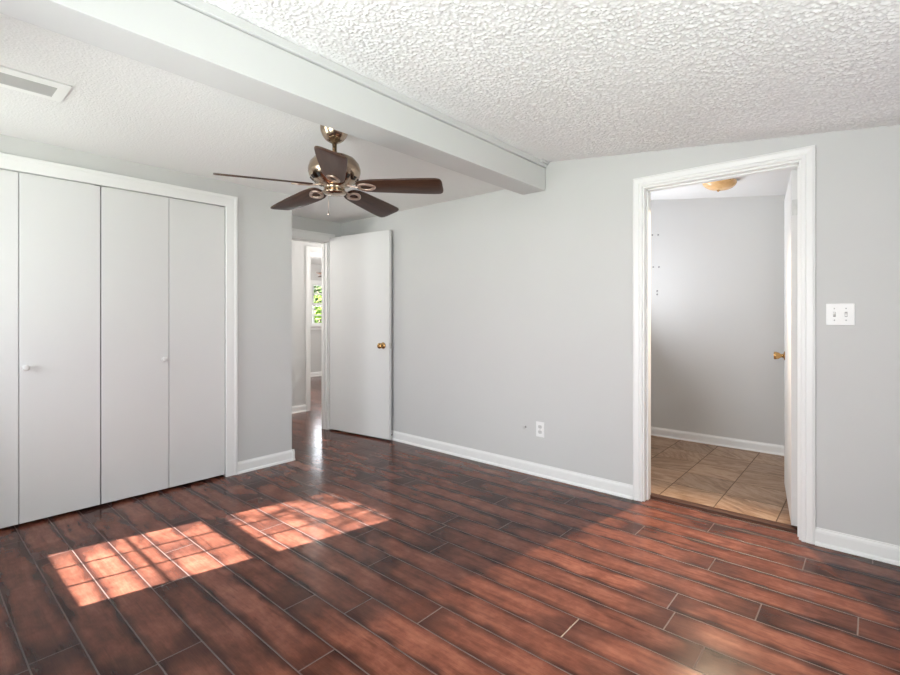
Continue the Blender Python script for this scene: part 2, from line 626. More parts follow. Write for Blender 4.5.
# back of the alcove with the hall doorway (y 2.265..3.035, z 0..2.005)
AY0, AY1, AZ = 2.265, 3.035, 2.005
wall('wall_alcove', [((XA - 0.10, YC - 0.1, 0), (XA, AY0, TOP)), ((XA - 0.10, AY1, 0), (XA, YR, TOP)), ((XA - 0.10, AY0, AZ), (XA, AY1, TOP))],
     'narrow grey wall around the hall doorway behind the open door')
# unseen walls behind and beside the camera, with their windows, the wide rear one added for light
W1X0, W1X1, W1Z0, W1Z1 = -3.43, -2.69, 0.79, 2.084
W2X0, W2X1, W2Z0, W2Z1 = -1.80, -0.50, 0.75, 1.95
YBo = YB - 0.12
wall('wall_rear', [((XL - 0.1, YBo, 0), (W1X0, YB, TOP + 0.2)), ((W1X1, YBo, 0), (W2X0, YB, TOP + 0.2)), ((W2X1, YBo, 0), (XN + 0.1, YB, TOP)),
                   ((W1X0, YBo, 0), (W1X1, YB, W1Z0)), ((W1X0, YBo, W1Z1), (W1X1, YB, TOP + 0.1)),
                   ((W2X0, YBo, 0), (W2X1, YB, W2Z0)), ((W2X0, YBo, W2Z1), (W2X1, YB, TOP + 0.2))],
     'grey wall behind the camera holding the sunlit window')
SY0, SY1, SZ0, SZ1 = 0.20, 1.80, 0.70, 1.90
wall('wall_near', [((XN, YB, 0), (XN + 0.12, SY0, 2.2)), ((XN, SY1, 0), (XN + 0.12, YR, 2.2)), ((XN, SY0, 0), (XN + 0.12, SY1, SZ0)),
                   ((XN, SY0, SZ1), (XN + 0.12, SY1, 2.2))], 'grey wall beside the camera holding a wide window')
# hall and far room
HY0, HY1, HZ = 3.50, 4.30, 2.045
wall('wall_hall', [((XH - 0.1, 1.0, 0), (XH, HY0, 2.4)), ((XH - 0.1, HY1, 0), (XH, 6.75, 2.4)), ((XH - 0.1, HY0, HZ), (XH, HY1, 2.4)),
                   ((XH, 0.98, 0), (XA - 0.02, 1.08, 2.4)), ((XH, 5.3, 0), (XA - 0.1, 5.4, 2.4)), ((XA - 0.10, YR + T2, 0), (XA, 5.4, 2.4))],
     'grey hall wall seen through the left doorway')
FY0, FY1, FZ0, FZ1 = 5.50, 6.35, 1.03, 1.88
wall('wall_far_room', [((XF - 0.12, 2.9, 0), (XF, FY0, 2.4)), ((XF - 0.12, FY1, 0), (XF, 6.75, 2.4)), ((XF - 0.12, FY0, 0), (XF, FY1, FZ0)),
                       ((XF - 0.12, FY0, FZ1), (XF, FY1, 2.4)), ((XF, 6.65, 0), (XH - 0.1, 6.75, 2.4)), ((XF, 2.9, 0), (XH - 0.1, 3.0, 2.4))],
     'grey window wall of the far room beyond the hall')
# tiled room
wall('wall_tiled_room', [((-2.3, YT, 0), (0.7, YT + 0.1, 2.55)), ((-2.3, YR + T2, 0), (-2.2, YT, 2.55)), ((0.6, YR + T2, 0), (0.7, YT, 2.55))],
     'grey wall at the back of the tiled room')

def popcorn_relief(x0, x1, y0, y1, step, spacing, seed):
    """Height field of sprayed lumps hanging from the sloping ceiling, as (verts, faces)."""
    nx, ny = int((x1 - x0) / step) + 1, int((y1 - y0) / step) + 1
    rg = np.random.default_rng(seed)
    h = np.zeros((nx, ny))
    n = int((x1 - x0) * (y1 - y0) / spacing ** 2)
    cx, cy = rg.uniform(0, nx - 1, n), rg.uniform(0, ny - 1, n)
    rr = rg.uniform(0.0036, 0.0060, n) / step
    hh = rg.uniform(0.0030, 0.0068, n)
    for dx in range(-2, 3):
        for dy in range(-2, 3):
            ix, iy = np.rint(cx).astype(int) + dx, np.rint(cy).astype(int) + dy
            ok = (ix >= 0) & (ix < nx) & (iy >= 0) & (iy < ny)
            d2 = ((ix - cx) ** 2 + (iy - cy) ** 2) / rr ** 2
            val = hh * np.sqrt(np.clip(1 - d2, 0, 1))
            np.maximum.at(h, (ix[ok], iy[ok]), val[ok])
    h += rg.uniform(0, 0.0006, h.shape)
    gx, gy = np.meshgrid(x0 + np.arange(nx) * step, y0 + np.arange(ny) * step, indexing='ij')
    gz = 2.348 - 0.114 * (gx + 1.773) - h
    verts = np.stack([gx, gy, gz], -1).reshape(-1, 3)
    ii = (np.arange(nx - 1)[:, None] * ny + np.arange(ny - 1)[None, :]).reshape(-1)
    faces = np.stack([ii, ii + 1, ii + ny + 1, ii + ny], -1)
    return verts, faces


pv, pf = popcorn_relief(-1.93, 0.70, 0.30, YR + 0.04, 0.0046, 0.0112, 4)
bx0, bx1, by0, by1 = -1.93, XN + 0.12, YBo - 0.02, YR + 0.06
slab = [(bx0, by0, zs(bx0) + 0.002), (bx1, by0, zs(bx1) + 0.002), (bx1, by0, 2.6), (bx0, by0, 2.6),
        (bx0, by1, zs(bx0) + 0.002), (bx1, by1, zs(bx1) + 0.002), (bx1, by1, 2.6), (bx0, by1, 2.6)]
k = len(pv)
sf = [(0, 1, 5, 4), (3, 7, 6, 2), (0, 3, 2, 1), (4, 5, 6, 7), (0, 4, 7, 3), (1, 2, 6, 5)]
me = bpy.data.meshes.new('ceiling')
me.from_pydata(np.concatenate([pv, np.array(slab)]).tolist(), [], pf.tolist() + [tuple(q + k for q in f) for f in sf])
me.polygons.foreach_set('use_smooth', [True] * len(pf) + [False] * 6)
me.materials.append(M['pop'])
ceil_o = bpy.data.objects.new('ceiling', me)
C.objects.link(ceil_o)
struct(ceil_o, 'white popcorn ceiling sloping down to the right of the beam', 'ceiling')
struct(MB().box((-8.7, YBo - 0.02, ZF), (-1.93, YR + 0.02, 2.6)).build('ceiling_flat', M['stipple']), 'flat white stippled ceiling above the closet and fan', 'ceiling')
struct(MB().box((-8.7, YR + 0.02, 2.262), (-4.30, 6.75, 2.6)).build('ceiling_far_room', M['smooth']), 'white ceiling over the far room and hall end', 'ceiling')
mb = MB()
za, zb_ = 2.348 + 0.045 - 0.118 * (-2.3 + 1.773), 2.348 + 0.045 - 0.118 * (0.7 + 1.773)
mb.prism([(-2.3, YR + 0.06, za), (0.7, YR + 0.06, zb_), (0.7, YR + 0.06, 2.75), (-2.3, YR + 0.06, 2.75)], (0, YT + 0.1 - YR - 0.06, 0))
struct(mb.build('ceiling_tiled_room', M['smooth']), 'sloping white ceiling of the tiled room with amber lamp', 'ceiling')

# beam
mb = MB()
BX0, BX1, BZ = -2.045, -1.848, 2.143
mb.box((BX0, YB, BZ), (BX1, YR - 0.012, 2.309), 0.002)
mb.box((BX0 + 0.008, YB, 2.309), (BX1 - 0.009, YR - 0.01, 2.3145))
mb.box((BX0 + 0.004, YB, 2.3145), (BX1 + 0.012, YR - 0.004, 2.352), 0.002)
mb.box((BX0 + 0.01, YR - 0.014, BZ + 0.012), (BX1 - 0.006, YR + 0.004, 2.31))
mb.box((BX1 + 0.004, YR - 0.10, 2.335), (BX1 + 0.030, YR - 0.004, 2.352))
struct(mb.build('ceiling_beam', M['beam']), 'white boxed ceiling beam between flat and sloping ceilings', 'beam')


# ------------------------------------------------------------------ trim
CAS = [(0, 0), (0, 0.010), (0.004, 0.013), (0.016, 0.013), (0.019, 0.0105), (0.023, 0.0145), (0.042, 0.017), (0.050, 0.017), (0.054, 0.0135), (0.060, 0.0125), (0.060, 0)]
CAS_FLAT = [(0, 0), (0, 0.012), (0.003, 0.014), (0.060, 0.016), (0.066, 0.019), (0.082, 0.019), (0.085, 0.016), (0.085, 0)]


def casing(name, to3, a0, a1, zt, prof, label):
    rings = []
    for side in range(4):
        ring = []
        for u, d in prof:
            a = a0 - u if side < 2 else a1 + u
            z = 0.0 if side in (0, 3) else zt + u
            ring.append(to3(a, z, d))
        rings.append(ring)
    mb = MB()
    mb.loft(rings)
    return struct(mb.build(name, M['white']), label, 'door casing')


casing('trim_1', lambda a, z, d: (a, YR - d, z), DX0, DX1, DZ, CAS, 'white moulded casing framing the doorway to the tiled room')
casing('trim_2', lambda a, z, d: (XL + d, a, z), 0.07, 1.634, 2.03, CAS_FLAT, 'white casing framing the closet doors')
casing('trim_3', lambda a, z, d: (XA + d, a, z), AY0, AY1, AZ, [(u * 0.94, d) for u, d in CAS_FLAT], 'white casing framing the hall doorway')
casing('trim_4', lambda a, z, d: (XH + d, a, z), HY0, HY1, HZ, CAS, 'white casing framing the far room doorway across the hall')


def jamb(name, boxes, label):
    mb = MB()
    for a, b in boxes:
        mb.box(a, b, 0.001)
    return struct(mb.build(name, M['white']), label, 'door jamb')


J = 0.012
jamb('trim_5', [((DX0 - 0.001, YR - 0.001, 0), (DX0 + J, YR + T2 + 0.001, DZ)), ((DX1 - J, YR - 0.001, 0), (DX1 + 0.001, YR + T2 + 0.001, DZ)),
                ((DX0 + J, YR - 0.001, DZ - J), (DX1 - J, YR + T2 + 0.001, DZ + 0.001)),
                ((DX0 + J, YR + 0.04, 0), (DX0 + J + 0.010, YR + 0.08, DZ - J)), ((DX1 - J - 0.010, YR + 0.04, 0), (DX1 - J, YR + 0.08, DZ - J)),
                ((DX0 + J, YR + 0.04, DZ - J - 0.010), (DX1 - J, YR + 0.08, DZ - J))], 'white jamb lining the doorway to the tiled room')
jamb('trim_6', [((XA - 0.101, AY0 - 0.001, 0), (XA + 0.001, AY0 + J, AZ)), ((XA - 0.101, AY1 - J, 0), (XA + 0.001, AY1 + 0.001, AZ)),
                ((XA - 0.101, AY0 + J, AZ - J), (XA + 0.001, AY1 - J, AZ + 0.001)),
                ((XA - 0.08, AY1 - J - 0.01, 0), (XA - 0.045, AY1 - J, AZ - J)), ((XA - 0.08, AY0 + J, AZ - J - 0.01), (XA - 0.045, AY1 - J - 0.01, AZ - J))],
     'white jamb lining the hall doorway')
jamb('trim_7', [((XH - 0.101, HY0 - 0.001, 0), (XH + 0.001, HY0 + J, HZ)), ((XH - 0.101, HY1 - J, 0), (XH + 0.001, HY1 + 0.001, HZ)),
                ((XH - 0.101, HY0 + J, HZ - J), (XH + 0.001, HY1 - J, HZ + 0.001))], 'white jamb lining the far room doorway')

BASE = [(0, 0), (0.022, 0), (0.022, 0.006), (0.019, 0.013), (0.013, 0.018), (0.012, 0.020), (0.012, 0.066), (0.010, 0.076), (0.005, 0.083), (0.004, 0.090), (0, 0.090)]


def baseboard(name, segs, label):
    """segs: (start, end, normal) in plan; a shoe moulding runs along the foot."""
    mb = MB()
    for (p, q, n) in segs:
        rings = []
        for e in (p, q):
            rings.append([(e[0] + n[0] * d, e[1] + n[1] * d, z) for d, z in BASE])
        mb.loft(rings)
    return struct(mb.build(name, M['white']), label, 'baseboard')


baseboard('baseboard_right', [((XA + 0.022, YR), (DX0 - 0.06, YR), (0, -1)), ((DX1 + 0.06, YR), (XN, YR), (0, -1))],
          'white baseboard along the wall with the tiled doorway')
baseboard('baseboard_left', [((XL, 1.719), (XL, YC + 0.022), (1, 0)), ((XL + 0.022, YC), (XA + 0.019, YC), (0, 1)), ((XL, YB), (XL, -0.015), (1, 0))],
          'white baseboard under the grey wall right of the closet')
baseboard('baseboard_hall', [((XH, 1.08), (XH, HY0 - 0.06), (1, 0)), ((XH, HY1 + 0.06), (XH, 5.3), (1, 0))], 'white baseboard in the hall')
baseboard('baseboard_far_room', [((XF, 3.0), (XF, 6.65), (1, 0))], 'white baseboard under the far room window')
baseboard('baseboard_tiled_room', [((-2.2, YT), (0.6, YT), (0, -1))], 'white baseboard at the back of the tiled room')
baseboard('baseboard_rear', [((XL, YB), (XN, YB), (0, 1)), ((XN, YB + 0.022), (XN, YR - 0.022), (-1, 0))], 'white baseboard behind and beside the camera')


# ------------------------------------------------------------------ windows
def window(name, to3, a0, a1, z0, z1, acols, zrows_low, zrows_high, meet, label, sill_out, rail=0.018, bar=0.008):
    """Double-hung window in a wall opening; to3(a, z, d) with d into the room, d = 0 at the wall's room face."""
    t = empty(name, to3((a0 + a1) / 2, z0, 0))
    struct(t, label, 'window')
    loc = Vector(t.location)

    def bx(mb, a, b, za, zb, d0, d1, bev=0.001):
        mb.box(Vector(to3(a, za, d0)) - loc, Vector(to3(b, zb, d1)) - loc, bev)
    f = 0.022
    fr = MB()
    bx(fr, a0, a0 + f, z0, z1, -0.12, 0.0)
    bx(fr, a1 - f, a1, z0, z1, -0.12, 0.0)
    bx(fr, a0 + f, a1 - f, z1 - f, z1, -0.12, 0.0)
    bx(fr, a0 + f, a1 - f, z0, z0 + f, -0.12, 0.0)
    fr.build('frame', M['white'], t)
    cs = MB()
    w = 0.06
    bx(cs, a0 - w, a0, z0 - 0.02, z1 + w, 0, 0.016)
    bx(cs, a1, a1 + w, z0 - 0.02, z1 + w, 0, 0.016)
    bx(cs, a0, a1, z1, z1 + w, 0, 0.016)
    cs.build('casing', M['white'], t)
    sl = MB()
    bx(sl, a0 - 0.09, a1 + 0.09, z0 - 0.025, z0, -0.02, sill_out)
    bx(sl, a0 - 0.06, a1 + 0.06, z0 - 0.085, z0 - 0.025, 0, 0.014)
    sl.build('sill', M['white'], t)
    for (lo, hi, rows, dd) in ((z0 + f, meet[1], zrows_low, -0.060), (meet[0], z1 - f, zrows_high, -0.085)):
        sh = MB()
        g0, g1 = a0 + f, a1 - f
        st = 0.018
        bx(sh, g0, g0 + st, lo, hi, dd - 0.012, dd + 0.012)
        bx(sh, g1 - st, g1, lo, hi, dd - 0.012, dd + 0.012)
        bx(sh, g0 + st, g1 - st, lo, lo + (rail if lo != meet[0] else st * 2.2), dd - 0.012, dd + 0.012)
        bx(sh, g0 + st, g1 - st, hi - st * (1 if hi != meet[1] else 2.2), hi, dd - 0.012, dd + 0.012)
        for a in acols:
            bx(sh, a - bar, a + bar, lo + st, hi - st, dd - 0.008, dd + 0.008)
        for z in rows:
            bx(sh, g0 + st, g1 - st, z - bar, z + bar, dd - 0.005, dd + 0.005)
        s = sh.build('sash', M['white'], t)
        gl = MB()
        bx(gl, g0 + 0.004, g1 - 0.004, lo + 0.004, hi - 0.004, dd - 0.0015, dd + 0.0015, 0)
        gl.build('pane', M['pane'], s)
    return t


window('window_1', lambda a, z, d: (a, YB + d, z), W1X0, W1X1, W1Z0, W1Z1, (-3.18, -2.955), (1.140,), (1.759,), (1.4435, 1.497),
       'white sash window with small panes that lets in the sun', 0.05, 0.077, 0.006)
window('window_added', lambda a, z, d: (a, YB + d, z), W2X0, W2X1, W2Z0, W2Z1, (-1.367, -0.933), (1.04,), (1.64,), (1.32, 1.38),
       'added wide white sash window behind the camera', 0.05)  # unseen window added so more light reaches the doorway wall
window('window_3', lambda a, z, d: (XN - d, a, z), SY0, SY1, SZ0, SZ1, (0.73, 1.27), (1.0,), (1.6,), (1.27, 1.33),
       'wide white sash window beside the camera', 0.05)
window('window_4', lambda a, z, d: (XF + d, a, z), FY0, FY1, FZ0, FZ1, (5.585, 5.92,), (1.238,), (1.668,), (1.415, 1.485),
       'small white sash window in the far room with greenery outside', 0.05, 0.03, 0.016)


# ------------------------------------------------------------------ doors
def knob_prof(k):
    return [(0.030, 0.0), (0.032, 0.004), (0.026, 0.009), (0.012, 0.013), (0.010, 0.026), (0.016, 0.032), (0.026, 0.042), (0.0275, 0.054), (0.024, 0.062), (0.012, 0.066), (0.0, 0.0665)]


# bifold closet doors: two pairs of two flush panels
LEAF = [0.073, 0.4645, 0.8535, 1.2465, 1.631]
for d in range(2):
    ya, ym, yb = LEAF[2 * d], LEAF[2 * d + 1], LEAF[2 * d + 2]
    t = empty('door_%d' % (d + 1), (XL - 0.03, (ya + yb) / 2, 0.0))
    struct(t, ['left white bifold closet door with one round white knob', 'right white bifold closet door beside the grey wall'][d], 'closet door')
    lx, ly = t.location.x, t.location.y
    for (a, b, g0, g1) in ((ya, ym, 0.002 if d == 0 else 0.003, 0.0018), (ym, yb, 0.0018, 0.003 if d == 0 else 0.002)):
        pn = MB()
        pn.box((XL - 0.030 - lx, a + g0 - ly, 0.018), (XL - 0.002 - lx, b - g1 - ly, 2.0235), 0.0015)
        pn.build('panel', M['door'], t)
    ky = 0.492 if d == 0 else 1.212
    kb = MB()
    kb.lathe([(0.010, 0.0), (0.008, 0.008), (0.009, 0.012), (0.016, 0.018), (0.0175, 0.025), (0.015, 0.031), (0.008, 0.034), (0.0, 0.0345)],
             (XL - 0.002 - lx, ky - ly, 0.91), 'X', 24)
    kb.build('knob', M['door'], t)
    hg = MB()
    hg.box((XL - 0.045 - lx, ya + 0.03 - ly, 2.0235), (XL - 0.015 - lx, yb - 0.03 - ly, 2.03))
    hg.build('track_guide', M['steel'], t)

# hall door, open against the wall: hinge line to free edge
h0, h1 = Vector((-4.343, 3.030, 0)), Vector((-3.519, 3.134, 0))
ang = math.atan2(h1.y - h0.y, h1.x - h0.x)
t = empty('door_3', h0, ang)
struct(t, 'white flush hall door standing open with brass knob', 'door')
W = (h1 - h0).length
MB().box((0, 0, 0.016), (W, 0.034, 2.040), 0.0012).build('door_slab', M['door'], t)
kx = W - 0.075
mk = Matrix.Rotation(math.pi, 4, 'X')
kb = MB()
kb.lathe([(r, -h) for r, h in knob_prof(0)], (kx, 0.0, 0.922), 'Y', 28)
kb.build('door_knob', M['brass'], t)
MB().box((W - 0.0005, 0.005, 0.895), (W + 0.0012, 0.029, 0.950), 0.0004).lathe([(0.007, 0), (0.007, 0.006), (0.003, 0.009), (0, 0.009)], (W, 0.017, 0.922), 'X', 12).build('latch_plate', M['steel'], t)
for hz in (0.25, 1.05, 1.82):
    hb = MB()
    hb.lathe([(0.006, hz - 0.045), (0.006, hz + 0.045)], (-0.004, 0.038, 0), 'Z', 12)
    hb.box((-0.002, 0.006, hz - 0.045), (0.0, 0.034, hz + 0.045))
    hb.build('hinge', M['steel'], t)

# door of the tiled room, swung open into it
g0 = Vector((-0.353, 3.337, 0))
g1 = Vector((-0.478, 4.145, 0))
ang = math.atan2(g1.y - g0.y, g1.x - g0.x)
t = empty('door_4', g0, ang)
struct(t, 'white door swung open into the tiled room, seen nearly edge-on', 'door')
W = (g1 - g0).length
MB().box((0, -0.033, 0.022), (W, 0, 2.030), 0.0012).build('door_slab', M['door'], t)
kb = MB()
kb.lathe([(0.031, 0.0), (0.031, 0.004), (0.014, 0.009), (0.012, 0.022), (0.022, 0.034), (0.027, 0.056), (0.025, 0.064), (0.0, 0.065)], (W - 0.075, 0.0, 0.930), 'Y', 28)
kb.build('door_knob', M['brass'], t)
for hz in (1.818,):
    hb = MB()
    hb.lathe([(0.006, hz - 0.045), (0.006, hz + 0.045)], (-0.006, -0.038, 0), 'Z', 12)
    hb.box((-0.0025, -0.036, hz - 0.044), (0.0005, -0.004, hz + 0.044))
    hb.box((-0.012, -0.046, hz - 0.044), (0.0, -0.036, hz + 0.044))
    for sx in (-0.010, -0.024):
        hb.lathe([(0.003, -0.0035), (0.003, -0.002)], (0, sx, hz + (0.025 if sx < -0.015 else -0.02)), 'X', 8)
    hb.build('hinge', M['steel'], t)

# ------------------------------------------------------------------ ceiling fan
FX, FY = -2.170, 1.545
RB, TH0, PITCH = 0.580, math.radians(35), -0.30
TX, TY, DROOP = 0.022, -0.014, 0.043
ZBL = 1.901


def make_fan():
    t = empty('ceiling_fan', (FX, FY, ZF))
    tag(t, 'five-blade ceiling fan with dark wood blades and bronze motor hanging beside the beam', 'ceiling fan')
    z = lambda v: v - ZF
    MB().lathe([(0.074, 0.0), (0.076, -0.010), (0.075, -0.020), (0.071, -0.036), (0.062, -0.056), (0.048, -0.074), (0.032, -0.085), (0.020, -0.088), (0.018, -0.092), (0.0, -0.092)],
               (0, 0, 0), 'Z', 48).build('canopy', M['bronze'], t)
    MB().lathe([(0.0125, -0.090), (0.0125, -0.150), (0.026, -0.152), (0.030, -0.160), (0.030, -0.170), (0.0, -0.170)], (0, 0, 0), 'Z', 24).build('downrod', M['bronze'], t)
    mo = MB()
    mo.lathe([(0.0, z(2.068)), (0.040, z(2.066)), (0.075, z(2.058)), (0.108, z(2.042)), (0.128, z(2.018)), (0.137, z(1.990)), (0.137, z(1.972)), (0.131, z(1.950)),
              (0.118, z(1.932)), (0.100, z(1.918)), (0.086, z(1.912)), (0.084, z(1.904)), (0.0, z(1.904))], (0, 0, 0), 'Z', 64)
    mot = mo.build('motor_housing', M['bronze'], t)
    for i in range(14):
        vs = MB()
        a = 2 * math.pi * i / 14
        m = Matrix.Rotation(a, 4, 'Z')
        pts = [m @ Vector((0.1245, s * 0.009, z(1.941))) for s in (-1, 1)] + [m @ Vector((0.1095, s * 0.007, z(1.9255))) for s in (1, -1)]
        n = (m @ Vector((0.7, 0, -0.7)))
        vs.prism([p + n * 0.004 for p in pts], -n * 0.008)
        vs.build('vent_slot', M['dark'], mot)
    MB().lathe([(0.072, z(1.910)), (0.074, z(1.906)), (0.068, z(1.901)), (0.056, z(1.899)), (0.056, z(1.872)), (0.062, z(1.869)), (0.063, z(1.862)), (0.058, z(1.857)),
                (0.030, z(1.853)), (0.0, z(1.8525))], (0, 0, 0), 'Z', 40).build('switch_housing', M['bronze'], t)
    ch = MB()
    ca = math.radians(200)
    cx, cy = 0.040 * math.cos(ca), 0.040 * math.sin(ca)
    ch.tube([(cx, cy, z(1.856)), (cx, cy, z(1.76))], 0.0011, 6)
    ch.lathe([(0.0, z(1.745)), (0.003, z(1.748)), (0.0035, z(1.756)), (0.002, z(1.762)), (0, z(1.762))], (cx, cy, 0), 'Z', 10)
    ch.build('pull_chain', M['nickel'], t)
    # outline of a blade in its own plane: along = radius, across = width
    half = [(0.118, 0.012), (0.120, 0.024), (0.125, 0.034), (0.134, 0.042), (0.165, 0.052), (0.21, 0.058), (0.26, 0.0605), (0.31, 0.063), (0.36, 0.066), (0.42, 0.069), (0.47, 0.071),
            (0.53, 0.072), (0.555, 0.071), (0.566, 0.068), (0.574, 0.062), (0.579, 0.052), (0.582, 0.038)]
    TWIST = [(PITCH, PITCH), (PITCH, PITCH), (0.34, -0.10), (-0.27, -0.27), (PITCH, PITCH)]
    for k in range(5):
        a = TH0 + k * 2 * math.pi / 5
        mt = Matrix.Translation((0, 0, z(ZBL))) @ Matrix.Rotation(a, 4, 'Z')
        dz = TX * math.cos(a) + TY * math.sin(a) - DROOP
        shear = Matrix.Rotation(-math.atan(dz), 4, 'Y')
        base = mt @ shear
        tw0, tw1 = TWIST[k]
        bl = MB()
        rings = []
        for r, w in half:
            q = tw0 + (tw1 - tw0) * max(0.0, r - 0.15) / 0.43
            rm = base @ Matrix.Rotation(q, 4, 'X')
            w = max(w, 0.004)
            rings.append([rm @ Vector(c) for c in ((r, -w, 0.003), (r, -w + 0.002, 0.004), (r, w - 0.002, 0.004), (r, w, 0.003), (r, w, -0.003), (r, w - 0.002, -0.004), (r, -w + 0.002, -0.004), (r, -w, -0.003))])
        uv = bl.bm.loops.layers.uv.new('UVMap')
        bl.loft(rings, True, True, 0, True)
        inv = base.inverted()
        for f in bl.bm.faces:
            for l in f.loops:
                c = inv @ l.vert.co
                l[uv].uv = (c.x + k * 0.77, c.y + k * 0.31)
        b = bl.build('blade', M['blade'], t)
        ir = MB()
        ring = []
        n = 26
        for i in range(n):
            q = 2 * math.pi * i / n
            ring.append((0.176 + 0.042 * math.cos(q), 0.027 * math.sin(q) * (1 - 0.25 * math.cos(q)), -0.0085))
        prof = []
        for i in range(n):
            p0, p1, p2 = Vector(ring[i - 1]), Vector(ring[i]), Vector(ring[(i + 1) % n])
            d = (p2 - p0).normalized()
            s = d.cross(Vector((0, 0, 1)))
            prof.append([p1 + s * 0.0085 + Vector((0, 0, 0.0035)), p1 + s * 0.007 + Vector((0, 0, -0.0035)), p1 - s * 0.007 + Vector((0, 0, -0.0035)), p1 - s * 0.0085 + Vector((0, 0, 0.0035))])
        prof.append(prof[0])
        ir.loft(prof, True, False, 0, True)
        for (sx, sy) in ((0.190, 0.024), (0.190, -0.024), (0.217, 0.0)):
            ir.lathe([(0.0, -0.014), (0.004, -0.0135), (0.0055, -0.0115), (0.0055, -0.008)], (sx, sy, 0), 'Z', 10)
        bmesh.ops.remove_doubles(ir.bm, verts=ir.bm.verts, dist=1e-6)
        ir.move(Matrix.Rotation(tw0, 4, 'X'))
        ir.tube([(0.060, 0, 0.003), (0.075, 0, 0.002), (0.092, 0, -0.002), (0.110, 0, -0.005), (0.125, 0, -0.0075), (0.140, 0, -0.0085)], [0.005, 0.0045, 0.004, 0.004, 0.0045, 0.005], 10)
        ir.move(base)
        ir.build('blade_arm', M['nickel'], b)
    return t


fan = make_fan()
far = copy_tree(fan)
far.location = (-6.95, 5.20, 2.262)
far.rotation_euler = (0, 0, math.radians(-90 - 35))
far['label'] = 'ceiling fan glimpsed in the far room above the small window'

# ------------------------------------------------------------------ ceiling vent
VX0, VX1, VY0, VY1 = -2.890, -2.662, -0.12, 0.514
t = empty('air_vent', ((VX0 + VX1) / 2, (VY0 + VY1) / 2, ZF))
tag(t, 'long white air vent with grey louvers set in the flat ceiling', 'air vent')
ox, oy = t.location.x, t.location.y
fr = MB()
sx0, sx1, sy0, sy1 = -2.850, -2.722, -0.08, 0.474
for (a, b, c, d) in ((VX0, sx0, VY0, VY1), (sx1, VX1, VY0, VY1), (sx0, sx1, VY0, sy0), (sx0, sx1, sy1, VY1)):
    fr.box((a - ox, c - oy, -0.007), (b - ox, d - oy, 0.002))
fr.build('vent_frame', M['white'], t)
MB().box((sx0 - ox, sy0 - oy, -0.0015), (sx1 - ox, sy1 - oy, 0.0015)).build('duct_backing', M['ventdark'], t)  # flat dark plate stands in for the shade inside the duct
for i in range(7):
    lv = MB()
    xc = sx0 + (sx1 - sx0) * (i + 0.5) / 7 - ox
    lv.prism([(xc - 0.008, sy0 - oy, -0.0066), (xc + 0.0055, sy0 - oy, -0.002), (xc + 0.0063, sy0 - oy, -0.0030), (xc - 0.0072, sy0 - oy, -0.0076)], (0, sy1 - sy0, 0))
    lv.build('louver', M['ventgrey'], t)

# ------------------------------------------------------------------ switch, outlet, small wall pieces
t = empty('light_switch', (-0.131, YR, 1.2135))
tag(t, 'white double light switch plate right of the tiled doorway', 'light switch')
MB().box((-0.058, -0.006, -0.056), (0.058, 0.0, 0.056), 0.002).build('switch_plate', M['plastic'], t)
for s in (-1, 1):
    tg = MB()
    x = s * 0.0235
    tg.box((x - 0.0055, -0.0068, -0.013), (x + 0.0055, -0.0055, 0.013), 0, 1)
    zz = 0.006 * -s
    tg.prism([(x - 0.004, -0.006, -0.007), (x - 0.004, -0.006, 0.007), (x - 0.004, -0.017, zz + 0.004), (x - 0.004, -0.017, zz - 0.003)], (0.008, 0, 0))
    tg.build('toggle', [M['plastic'], M['slot']], t)
    for v in (-1, 1):
        sc = MB()
        sc.lathe([(0.0, -0.0072), (0.0028, -0.007), (0.0034, -0.0055)], (x, 0, v * 0.030), 'Y', 12)
        sc.build('screw', M['slot'], t)
t = empty('wall_outlet', (-1.896, YR, 0.352))
tag(t, 'white double wall outlet low on the grey wall', 'outlet')
MB().box((-0.035, -0.005, -0.057), (0.035, 0.0, 0.057), 0.002).build('outlet_plate', M['plastic'], t)
for v in (-1, 1):
    rc = MB()
    zc = v * 0.0195
    rc.prism([(0.0165 * math.cos(q), -0.0065, zc + max(-0.0125, min(0.0125, 0.0165 * math.sin(q)))) for q in [2 * math.pi * i / 24 for i in range(24)]], (0, 0.002, 0))
    for sx in (-0.006, 0.006):
        rc.box((sx - 0.0012, -0.0069, zc - 0.001), (sx + 0.0012, -0.006, zc + 0.007), 0, 1)
    rc.lathe([(0.0, -0.0069), (0.0022, -0.0069), (0.0022, -0.006)], (0, 0, zc - 0.0065), 'Y', 10, 1)
    rc.build('receptacle', [M['wall'], M['slot']], t)
MB().lathe([(0.0, -0.0062), (0.003, -0.006), (0.003, -0.0045)], (0, 0, 0), 'Y', 10).build('screw', M['slot'], t)
t = empty('wall_anchor', (-2.030, YR, 0.350))
tag(t, 'small grey cable hole with a dark centre beside the wall outlet', 'wall anchor')
MB().lathe([(0.0, -0.0015), (0.010, -0.0015), (0.013, 0.0)], (-0.012, 0, -0.004), 'Y', 20).build('collar', M['wall'], t)
MB().lathe([(0.0, -0.004), (0.006, -0.0038), (0.0075, -0.001), (0.008, 0)], (0.004, 0, 0.002), 'Y', 16).build('plug', M['screw'], t)
